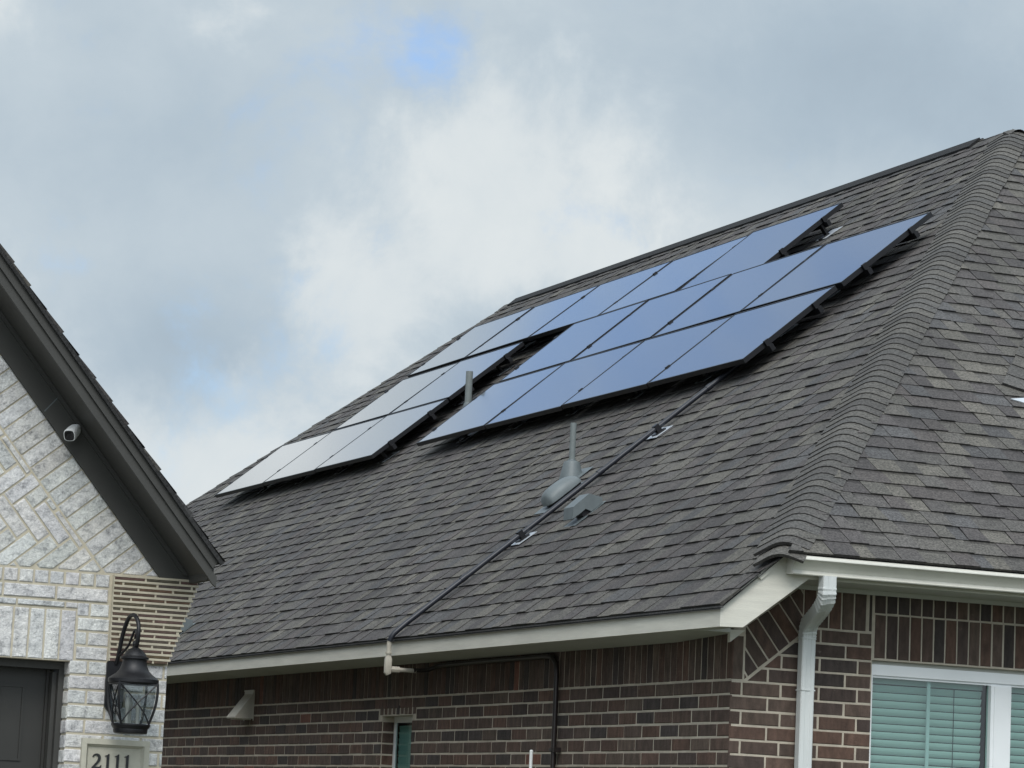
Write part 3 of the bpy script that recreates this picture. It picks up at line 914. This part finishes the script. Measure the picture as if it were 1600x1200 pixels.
# the returns of the garage opening
def WG(u, z, d): return V((GX1-d, u, z))
z1 = 2.405
for k in range(29):
    brick(mb, WG, rect(Y1+.012, Y1+.11, z1-.0812+J/2, z1-J/2), .006, wbc()); z1 -= .0812
m2 = MB()
th = .12
m2.box(GX1, XC-.0, Y1+.005, Y1+th, 0, 2.40); m2.box(GX0-.7, GX0, Y1+.005, Y1+th, 0, 2.40)
m2.prism([V((-9.3, Y1+.0045, 2.40)), V((XC, Y1+.0045, 2.40)), V((XC, Y1+.0045, 2.895)), V((xrake(6.7), Y1+.0045, 6.7)), V((-6.4, Y1+.0045, 6.7)), V((-9.3, Y1+.0045, 3.3))], (0, th, 0))
m2.box(XC-.12, XC-.001, Y1+th+.001, 14, 0, 2.9); m2.box(-9.3, -9.18, Y1+th, 14, 0, 2.9); m2.box(-9.18, XC-.121, 13.9, 14, 0, 2.9)
merge(mb, m2, 1)
mb.build('wall', [M['white_brick'], M['cream_mortar']], wh)
# corbel of thin bricks that carries the eave return
mb = MB(); m2 = MB()
def xcor(z): return -3.035+max(0, (z-2.412))*(.151/.464)
z = 2.416; k = 0
CP = .0284
while z < 2.880:
    xr = xcor(z)
    m2.box(-3.384, xr+.004, Y1-.032, Y1+.06, z+.0162, z+CP-.0002)
    m2.box(-3.3838, xr-.010, Y1-.0275, Y1+.05, z, z+.0162)
    off = [0, .13, .05, .19, .09][k % 5]
    row(mb, lambda u, zz, d: V((u, Y1-.027-d, zz)), z-.0055, z+.0215, [(-3.380, xr-.012)], .20, -3.53+off, .004, lambda: tuple(c*R.uniform(.85, 1.15) for c in (.085, .060, .044)), joint=.010)
    z += CP; k += 1
merge(mb, m2, 1)
mb.build('corbel', [M['thin_brick'], M['cream_mortar']], wh)

# gable trim
apx = -6.3
def zl(x, z0, x0): return z0-SLR*(x-x0)
def rake_strip(mb, xa, za, xb, zb, y, dy, m=0):
    """board between the line through (xa,za) [low] and (xb,zb) [high], both up the rake"""
    mb.prism([V((xa, y, za)), V((xb, y, zb)), V((apx, y, zl(apx, zb, xb))), V((apx, y, zl(apx, za, xa)))], (0, dy, 0))
mb = MB()
mb.prism([V((-3.099, Y1-.020, 2.880)), V((-2.884, Y1-.020, 2.880)), V((-2.884, Y1-.020, 2.905)), V((-2.951, Y1-.020, 2.921)), V((apx, Y1-.020, zl(apx, 2.918, -2.951))), V((apx, Y1-.020, zl(apx, 2.88, -3.099)))], (0, .022, 0))
# thin bead at the top of the frieze, joint strip
rake_strip(mb, -2.985, 2.922, -2.957, 2.924, Y1-.036, .0155)
mb.build('frieze_board', M['charcoal'], wh)
mb = MB(); mb.obox((-3.846, Y1-.0205, 3.776), (.080, 0, .094), (0, -.0012, 0), (.0048, 0, -.0041)); mb.build('seam_strip', M['lead_grey'], wh)
mb = MB()
rake_strip(mb, -2.951, 2.920, -2.940, 2.934, .63, Y1-.63-.001)
mb.box(-2.951, -2.90, .66, Y1-.021, 2.905, 2.919)
mb.build('soffit', M['charcoal'], wh)
YG = .60
mb = MB()
rake_strip(mb, -2.957, 2.896, -2.922, 2.952, YG, .028)
rake_strip(mb, -2.935, 2.942, -2.905, 2.984, YG-.018, .0175)
mb.box(-2.950, -2.915, YG+.03, 13.9, 2.88, 2.96)
mb.prism([V((-2.957, YG-.001, 2.896)), V((-2.935, YG-.001, 2.93)), V((-2.905, YG-.001, 2.90)), V((-2.905, YG-.001, 2.84)), V((-2.93, YG-.001, 2.86))], (0, .02, 0))
mb.build('fascia', M['charcoal'], wh)
mb = MB()
LW = math.hypot(1, SLR); NW = V((SLR, 0, 1))/LW
def WP(u, v, h=0): return V((-2.884-v/LW, u, 2.976+SLR*v/LW))+NW*h
VW = (apx+2.884)*-LW
shingles(mb, lambda u, v, h: WP(u, v, h), lambda v: YG-.045, lambda v: 3.0, -.0, VW, butt=.012)
mb.obox(WP(YG-.044, -.004, -.020), V((0, .02, 0)), WP(0, VW)-WP(0, 0), NW*.022, (.02, .02, .02))
mb.poly([WP(YG-.04, 0, -.012), WP(14.3, 0, -.012), WP(14.3, VW, -.012), WP(YG-.04, VW, -.012)], (.08, .08, .08))
mb.poly([WP(3.0, 0, .006), WP(14.3, 0, .006), WP(14.3, VW, .006), WP(3.0, VW, .006)], (.1, .1, .1))
mw = lambda p: V((2*apx-p.x, p.y, p.z))
mb.poly([mw(WP(YG-.04, 0)), mw(WP(14.3, 0)), mw(WP(14.3, VW)), mw(WP(YG-.04, VW))], (.1, .1, .1))
mb.build('roof', M['shingle'], wh)
# garage door
mb = MB()
mb.box(-3.628, GX1-.001, Y1+.108, Y1+.22, 0, 2.356); mb.box(GX0, GX1-.001, Y1+.108, Y1+.22, 2.3565, 2.3995)
mb.box(-3.652, -3.6285, Y1+.15, Y1+.22, 0, 2.34)
mb.build('door_frame', M['charcoal'], wh)
mb = MB()
mb.box(GX0, -3.653, Y1+.235, Y1+.275, 0, 2.356)
x = -3.69
for c in range(6):
    x1_, x0_ = -3.785-c*.80, -3.785-c*.80-.66
    for zt_ in (2.262, 1.70, 1.14, .58):
        mb.box(x0_, x0_+.012, Y1+.227, Y1+.2349, zt_-.42, zt_); mb.box(x1_-.012, x1_, Y1+.227, Y1+.2349, zt_-.42, zt_)
        mb.box(x0_+.0121, x1_-.0121, Y1+.227, Y1+.2349, zt_-.012, zt_); mb.box(x0_+.0121, x1_-.0121, Y1+.227, Y1+.2349, zt_-.42, zt_-.408)
        for q in range(1, 5): mb.box(x1_-.132*q-.004, x1_-.132*q+.004, Y1+.230, Y1+.2349, zt_-.4, zt_-.0125)
mb.box(-3.668, -3.654, Y1+.215, Y1+.2349, 0, 2.355)
mb.build('garage_door', M['door_paint'], wh)

# ---- lantern
LX, LY = -3.300, .75
ln = empty('wall_lantern', (LX, Y1, 2.15), 'black iron wall lantern with crossed bars beside the garage', 'lantern')
mb = MB()
px_, pz0, pz1 = -3.338, 2.125, 2.455
mb.prism([V((px_-.052, Y1-.001, pz0+.04)), V((px_-.02, Y1-.001, pz0)), V((px_+.02, Y1-.001, pz0)), V((px_+.052, Y1-.001, pz0+.04)), V((px_+.052, Y1-.001, pz1-.05)), V((px_+.025, Y1-.001, pz1)), V((px_-.025, Y1-.001, pz1)), V((px_-.052, Y1-.001, pz1-.05))], (0, -.022, 0))
mb.build('back_plate', M['iron'], ln)
mb = MB()
arm = []
cx_ = LX-.004
for q in range(29):
    an = math.radians(200-q*9.2)
    arm.append(V((LX-.022+.004*q/28, LY+.075-.085*math.cos(math.radians(8+q*10.2)) if False else LY+.07*math.cos(math.radians(q*8.5))+.03, 2.50+.16*math.sin(math.radians(10+q*6.6)))))
# arm: rises from the plate, loops over the top and curls back to the finial
arm = [V((px_, Y1-.02, 2.40)), V((px_+.004, .955, 2.46)), V((px_+.008, .93, 2.54)), V((px_+.014, .895, 2.61)), V((px_+.02, .85, 2.655)), V((LX-.012, .80, 2.668)), V((LX-.006, .755, 2.655)), V((LX, .722, 2.615)), V((LX, .710, 2.565)), V((LX, .722, 2.515)), V((LX, .745, 2.485))]
def smoothp(P, n=6):
    out = []
    for i in range(len(P)-1):
        p0 = P[max(i-1, 0)]; p1 = P[i]; p2 = P[i+1]; p3 = P[min(i+2, len(P)-1)]
        for q in range(n):
            t = q/n
            out.append(.5*((2*p1)+(p2-p0)*t+(2*p0-5*p1+4*p2-p3)*t*t+(3*p1-p0-3*p2+p3)*t**3))
    out.append(P[-1]); return out
mb.tube(smoothp(arm), .012, 10)
mb.tube(smoothp([V((px_, Y1-.02, 2.43)), V((px_+.01, .93, 2.455)), V((LX-.01, .86, 2.50)), V((LX-.004, .80, 2.565)), V((LX, .77, 2.585)), V((LX, .755, 2.56)), V((LX, .775, 2.54))]), .007, 8)
mb.build('arm', M['iron'], ln, smooth=.8)
mb = MB()
mb.lathe([(.136, 2.288), (.140, 2.294), (.140, 2.312), (.132, 2.320), (.118, 2.330), (.100, 2.342), (.083, 2.360), (.072, 2.385), (.066, 2.412), (.068, 2.420), (.078, 2.424), (.078, 2.434), (.066, 2.440), (.055, 2.458), (.040, 2.474), (.022, 2.484), (.014, 2.492), (.020, 2.505), (.016, 2.52), (.0, 2.53)], (LX, LY, 0), n=28)
mb.build('cap', M['iron'], ln, smooth=.5)
# square cage with bowed corner straps and crossed bars
mb = MB()
zt_, zb_ = 2.290, 2.068
def hw_(t): return .108-.030*t**1.7+.006*math.sin(math.pi*t)
for sx in (-1, 1):
    for sy in (-1, 1):
        mb.tube([V((LX+sx*hw_(q/10), LY+sy*hw_(q/10), zt_+(zb_-zt_)*q/10)) for q in range(11)], .0075, 6)
for ax in (0, 1):
    for sg in (-1,):
        for dr_ in (-1, 1):
            pp = []
            for q in range(11):
                t = q/10; h = hw_(t); w_ = dr_*(2*t-1)*h
                pp.append(V((LX+(w_ if ax == 0 else sg*h), LY+(sg*h if ax == 0 else w_), zt_+(zb_-zt_)*t)))
            mb.tube(pp, .0042, 6)
mb.box(LX-.112, LX+.112, LY-.112, LY+.112, 2.281, 2.2895)
mb.build('cage', M['iron'], ln, smooth=.8)
mb = MB()
mb.lathe([(.072, 2.012), (.090, 2.016), (.094, 2.024), (.094, 2.040), (.100, 2.046), (.108, 2.060), (.108, 2.067), (.09, 2.068)], (LX, LY, 0), n=28)
mb.build('base', M['iron'], ln, smooth=.5)
mb = MB()
for ax in (0, 1):
    for sg in (-1, 1):
        for q in range(6):
            a, b = q/6, (q+1)/6
            ha, hb = hw_(a)-.008, hw_(b)-.008
            za, zb2 = zt_+(zb_-zt_)*a, zt_+(zb_-zt_)*b
            if ax == 0: mb.poly([V((LX-ha, LY+sg*ha, za)), V((LX+ha, LY+sg*ha, za)), V((LX+hb, LY+sg*hb, zb2)), V((LX-hb, LY+sg*hb, zb2))])
            else: mb.poly([V((LX+sg*ha, LY-ha, za)), V((LX+sg*ha, LY+ha, za)), V((LX+sg*hb, LY+hb, zb2)), V((LX+sg*hb, LY-hb, zb2))])
mb.build('pane', M['lantern_glass'], ln)
for q in range(3):
    mb = MB()
    an = math.radians(90+120*q)
    cx2, cy2 = LX+.035*math.cos(an), LY+.035*math.sin(an)
    mb.lathe([(.010, 2.07), (.010, 2.15), (.013, 2.155), (.015, 2.175), (.010, 2.20), (.002, 2.225)], (cx2, cy2, 0), n=10)
    mb.build('candle', M['bulb'], ln, smooth=.6)

# ---- address plaque
pq = empty('address_plaque', (-3.31, Y1, 1.84), 'cast stone address plaque reading 2111 under the lantern', 'plaque')
mb = MB()
x0, x1, z0, z1 = -3.505, -3.118, 1.700, 1.983
yo, yi = Y1-.030, Y1-.012
def ring(a, b, ya, yb):
    (ax0, ax1, az0, az1), (bx0, bx1, bz0, bz1) = a, b
    A = [V((ax0, ya, az0)), V((ax1, ya, az0)), V((ax1, ya, az1)), V((ax0, ya, az1))]
    B = [V((bx0, yb, bz0)), V((bx1, yb, bz0)), V((bx1, yb, bz1)), V((bx0, yb, bz1))]
    for i in range(4): mb.poly([A[i], A[(i+1) % 4], B[(i+1) % 4], B[i]])
i1 = (x0+.026, x1-.030, z0+.026, z1-.030); i2 = (x0+.040, x1-.046, z0+.04, z1-.046)
ring((x0, x1, z0, z1), (x0, x1, z0, z1), Y1+.01, yo); ring((x0, x1, z0, z1), i1, yo, yo-.004); ring(i1, i2, yo-.004, yi)
mb.poly([V((i2[0], yi, i2[2])), V((i2[1], yi, i2[2])), V((i2[1], yi, i2[3])), V((i2[0], yi, i2[3]))])
mb.build('plate', M['stone'], pq)
mb = MB()
dz, dh = 1.818, .084
one = [(.05, 0), (.44, 0), (.44, .035), (.335, .06), (.335, 1.0), (.27, 1.0), (.20, .93), (.04, .86), (.04, .825), (.165, .84), (.165, .06), (.05, .035)]
two = [(.0, .0), (.60, .0), (.66, .24), (.60, .24), (.555, .155), (.50, .135), (.22, .135), (.42, .36), (.555, .53), (.59, .70), (.56, .85), (.47, .95), (.32, 1.0), (.17, .97), (.06, .88), (.02, .76), (.05, .74), (.11, .83), (.21, .875), (.31, .86), (.385, .79), (.405, .68), (.37, .55), (.27, .40), (.0, .09)]
def tri_prism(pts, ox):
    P = [V((ox+a*dh, yi-.0005, dz+b*dh)) for a, b in pts]
    mb.prism(P, (0, -.006, 0))
tri_prism(two, -3.440)
for ox in (-3.371, -3.315, -3.259): tri_prism(one, ox)
mb.build('house_number', M['digit'], pq)

# ---- security camera
sc = empty('security_camera', (-3.667, Y1-.02, 3.685), 'small white security camera with black face on the charcoal gable board', 'security camera')
mb = MB()
pA, pB = V((-3.652, .972, 3.700)), V((-3.722, .868, 3.638))
ax_ = (pB-pA).normalized()
def sq(r, n=24, e=3.2):
    o = []
    for i in range(n):
        a = 2*math.pi*i/n; c_, s_ = math.cos(a), math.sin(a)
        o.append((r*math.copysign(abs(c_)**(2/e), c_), r*math.copysign(abs(s_)**(2/e), s_)))
    return o
LC = (pB-pA).length
st = [(0, .3), (.002, .45), (.012, .72), (.03, .88), (.06, .96), (.11, 1.0), (LC-.006, 1.0), (LC, .96)]
mb.sweep([pA+ax_*a for a, _ in st], sq(.0335), scale=[b for _, b in st])
mb.build('housing', M['white'], sc, smooth=.7)
mb = MB(); mb.sweep([pA+ax_*(LC+.0003), pA+ax_*(LC+.0018), pA+ax_*(LC+.0026)], sq(.0285), scale=[1, 1, .94]); mb.build('lens_face', M['black_gloss'], sc, smooth=.6)
mb = MB(); mb.lathe([(.011, 0), (.011, .002), (.008, .0022)], pA+ax_*(LC+.0027), ax_, n=16); mb.build('lens', M['black_alu'], sc, smooth=.6)
mb = MB(); mb.tube([V((-3.650, Y1-.0205, 3.705)), pA], .016, 12); mb.build('mount', M['white'], sc, smooth=.7)

# ================================================================== GROUND
def ground(name, x0, x1, y0, y1, z, m):
    mb = MB(); mb.poly([V((x0, y0, z)), V((x1, y0, z)), V((x1, y1, z)), V((x0, y1, z))])
    o = mb.build(name, m); o['kind'] = 'structure'; o['label'] = name; return o
gr = ground('ground', -900, 900, -900, 900, 0, M['lawn'])
dv = ground('driveway', -8.8, -3.6, -9, .98, .004, M['kerb'])
rd = ground('road', -300, 300, -20, -11, .004, M['asphalt'])

# ================================================================== WORLD
w = bpy.data.worlds.new('World'); SC.world = w; w.use_nodes = True
nt = w.node_tree; nt.nodes.clear()
out = nt.nodes.new('ShaderNodeOutputWorld'); bg = nt.nodes.new('ShaderNodeBackground')
nt.links.new(bg.outputs[0], out.inputs[0])
sky = nd(nt, 'ShaderNodeTexSky', sky_type='NISHITA'); sky.sun_disc = False
SUN_EL, SUN_AZ = math.radians(44), math.radians(203)     # azimuth from +Y toward +X
sky.sun_elevation = SUN_EL; sky.sun_rotation = SUN_AZ
sky.dust_density = 1.0; sky.ozone_density = 2.0
tc = nd(nt, 'ShaderNodeTexCoord'); D = tc.outputs['Generated']
def math_(op, a, b=None, c=None):
    n = nd(nt, 'ShaderNodeMath', operation=op)
    for i, x in enumerate((a, b, c)):
        if x is None: continue
        if isinstance(x, (int, float)): n.inputs[i].default_value = x
        else: nt.links.new(x, n.inputs[i])
    return n.outputs[0]
sep = nd(nt, 'ShaderNodeSeparateXYZ'); nt.links.new(D, sep.inputs[0])
az = math_('MULTIPLY', math_('ARCTAN2', sep.outputs[0], sep.outputs[1]), 57.2958)
el = math_('MULTIPLY', math_('ARCSINE', sep.outputs[2]), 57.2958)
def wnoise(scale, detail, rough, vec=None, dist=0.0):
    n = nd(nt, 'ShaderNodeTexNoise'); n.inputs['Scale'].default_value = scale; n.inputs['Detail'].default_value = detail
    n.inputs['Roughness'].default_value = rough; n.inputs['Distortion'].default_value = dist
    nt.links.new(vec if vec is not None else D, n.inputs['Vector']); return n
warp = wnoise(9, 7, .62)
sw = nd(nt, 'ShaderNodeSeparateColor'); nt.links.new(warp.outputs['Color'], sw.inputs[0])
azw = math_('ADD', az, math_('MULTIPLY', math_('SUBTRACT', sw.outputs[0], .5), 5.0))
elw = math_('ADD', el, math_('MULTIPLY', math_('SUBTRACT', sw.outputs[1], .5), 4.0))
def blob(a0, e0, sa, se, amp):
    p = math_('POWER', math_('MULTIPLY', math_('SUBTRACT', azw, a0), 1/sa), 2)
    q = math_('POWER', math_('MULTIPLY', math_('SUBTRACT', elw, e0), 1/se), 2)
    return math_('MULTIPLY', math_('EXPONENT', math_('MULTIPLY', math_('ADD', p, q), -1)), amp)
def total(L, start):
    s = start
    for b in L: s = math_('ADD', s, blob(*b))
    return s
ZG = 1.05      # an overcast sky is brightest overhead
# brightness of the cloud sheet
fb = wnoise(14, 6, .55, None, .4)
puff = wnoise(22, 9, .62, None, .25)
def sstep(x, a, b):
    n = nd(nt, 'ShaderNodeMapRange', interpolation_type='SMOOTHSTEP'); nt.links.new(x, n.inputs[0])
    n.inputs[1].default_value = a; n.inputs[2].default_value = b; return n.outputs[0]
cum = total([(22.4, 11.8, 3.0, 2.3, .95), (19.8, 9.2, 1.4, 1.6, .9), (16.8, 6.2, 4.0, 1.7, 1.15), (18.0, 14.8, 1.0, .7, .5), (24.5, 10.4, 2.5, 1.2, .5), (17.6, 8.0, .8, .5, .45), (13.2, 10.0, 1.4, 1.0, .4), (12.9, 14.4, 2.0, .9, .35)], math_('MULTIPLY', math_('SUBTRACT', puff.outputs[0], .5), 1.9))
cumm = sstep(cum, .22, .95)
base = math_('ADD', math_('ADD', math_('MULTIPLY', math_('SUBTRACT', fb.outputs[0], .5), .40), math_('ADD', .53, math_('MULTIPLY', math_('SUBTRACT', puff.outputs[0], .5), .30))), math_('MULTIPLY', cumm, .29))
bright = total([(22.2, 11.6, 2.8, 2.6, .12), (16.5, 6.2, 3.5, 1.6, .10), (13.2, 9.8, 2.0, 1.6, .16), (13.0, 14.0, 2.5, 1.5, .12),
                (16.6, 8.7, 2.2, 1.1, -.20), (15.5, 12.2, 4.0, 1.0, -.06), (29.5, 14.2, 4.5, 1.6, -.26), (22.4, 8.6, 1.2, .8, -.10), (27, 11.2, 2.5, 1.2, .10),
                (10.5, 17.2, 2.8, 1.5, .60), (18.0, 20.5, 1.5, 1.0, .2)], base)
cr = nd(nt, 'ShaderNodeValToRGB'); e = cr.color_ramp.elements
stops = [(0.0, (3.0, 3.75, 4.5)), (.35, (3.9, 4.75, 5.5)), (.62, (5.0, 5.75, 6.3)), (1.0, (6.9, 7.3, 7.4))]
while len(e) < len(stops): e.new(.5)
for i, (p, c) in enumerate(stops): e[i].position = p; e[i].color = (*[x/10 for x in c], 1)
nt.links.new(bright, cr.inputs[0])
hi = nd(nt, 'ShaderNodeMix', data_type='RGBA', blend_type='MULTIPLY'); hi.inputs[0].default_value = 1
nt.links.new(cr.outputs[0], hi.inputs[6])
sdir = (math.sin(SUN_AZ)*math.cos(SUN_EL), math.cos(SUN_AZ)*math.cos(SUN_EL), math.sin(SUN_EL))
dt = nd(nt, 'ShaderNodeVectorMath', operation='DOT_PRODUCT'); nt.links.new(D, dt.inputs[0]); dt.inputs[1].default_value = sdir
glow = math_('POWER', math_('MAXIMUM', dt.outputs['Value'], 0), 2.5)
zen0 = math_('MINIMUM', math_('MAXIMUM', math_('MULTIPLY', math_('SUBTRACT', el, 28), 1/30), 0), 1)
zen = math_('ADD', zen0, math_('MULTIPLY', glow, 1.7))
gain = math_('MULTIPLY', math_('ADD', math_('MULTIPLY', zen, ZG), math_('ADD', 1.0, math_('MULTIPLY', math_('MAXIMUM', math_('SUBTRACT', bright, 1.0), 0), 1.0))), 10)
gc = nd(nt, 'ShaderNodeCombineColor')
for i in range(3): nt.links.new(math_('MULTIPLY', gain, math_('ADD', 1.0, math_('MULTIPLY', zen, (.035, .0, -.02)[i]))), gc.inputs[i])
nt.links.new(gc.outputs[0], hi.inputs[7])
# where the sheet opens to blue sky
op = math_('MULTIPLY', sstep(total([(21.15, 14.1, .85, .75, .85), (22.6, 15.9, 1.5, .6, .5)], math_('MULTIPLY', math_('SUBTRACT', puff.outputs[0], .5), -3.4)), .15, 1.75), .85)
elh = math_('ADD', math_('MULTIPLY', el, .65), math_('MULTIPLY', elw, .35))
gap = math_('MULTIPLY', math_('MULTIPLY', sstep(elh, 18.8, 21.0), sstep(elh, 36, 29)), math_('MULTIPLY', sstep(az, 1, 8), sstep(az, 34, 26)))
op = math_('ADD', op, math_('MULTIPLY', gap, math_('ADD', .62, math_('MULTIPLY', math_('SUBTRACT', puff.outputs[0], .5), 1.7))))
opc = math_('MINIMUM', math_('MAXIMUM', op, 0), .85)
skm = nd(nt, 'ShaderNodeMix', data_type='RGBA', blend_type='MULTIPLY'); skm.inputs[0].default_value = 1
nt.links.new(sky.outputs[0], skm.inputs[6]); skm.inputs[7].default_value = (1.16, 1.36, 1.60, 1)
mixs = nd(nt, 'ShaderNodeMix', data_type='RGBA'); nt.links.new(opc, mixs.inputs[0])
nt.links.new(hi.outputs[2], mixs.inputs[6]); nt.links.new(skm.outputs[2], mixs.inputs[7])
nt.links.new(mixs.outputs[2], bg.inputs[0]); bg.inputs[1].default_value = .1

sd_ = bpy.data.lights.new('sun', 'SUN'); sd_.energy = 1.5; sd_.angle = math.radians(24); sd_.color = (1, .965, .91)
so_ = bpy.data.objects.new('sun', sd_); COL.objects.link(so_)
dirv = V((math.sin(SUN_AZ)*math.cos(SUN_EL), math.cos(SUN_AZ)*math.cos(SUN_EL), math.sin(SUN_EL)))
so_.rotation_euler = dirv.to_track_quat('Z', 'Y').to_euler(); so_.location = (0, -10, 30)

# ================================================================== CAMERA
cam = bpy.data.cameras.new('camera'); co = bpy.data.objects.new('camera', cam); COL.objects.link(co)
rm = Matrix(((.918417, -.097685, -.383364), (-.392884, -.111564, -.912796), (.046397, .988944, -.140841))).to_4x4()
rm.translation = CAM; co.matrix_world = rm
cam.sensor_fit = 'HORIZONTAL'; cam.sensor_width = 36; cam.lens = 4870.6/1600*36; cam.clip_end = 5000; cam.clip_start = .1
SC.camera = co
SC.view_settings.view_transform = 'Standard'; SC.view_settings.look = 'None'; SC.view_settings.exposure = .14; SC.view_settings.gamma = 1
SC.render.engine = 'CYCLES'
try:
    SC.cycles.use_denoising = True; SC.cycles.denoiser = 'OPENIMAGEDENOISE'; SC.cycles.denoising_prefilter = 'ACCURATE'
except Exception: pass
SC.cycles.max_bounces = 8; SC.cycles.transparent_max_bounces = 16
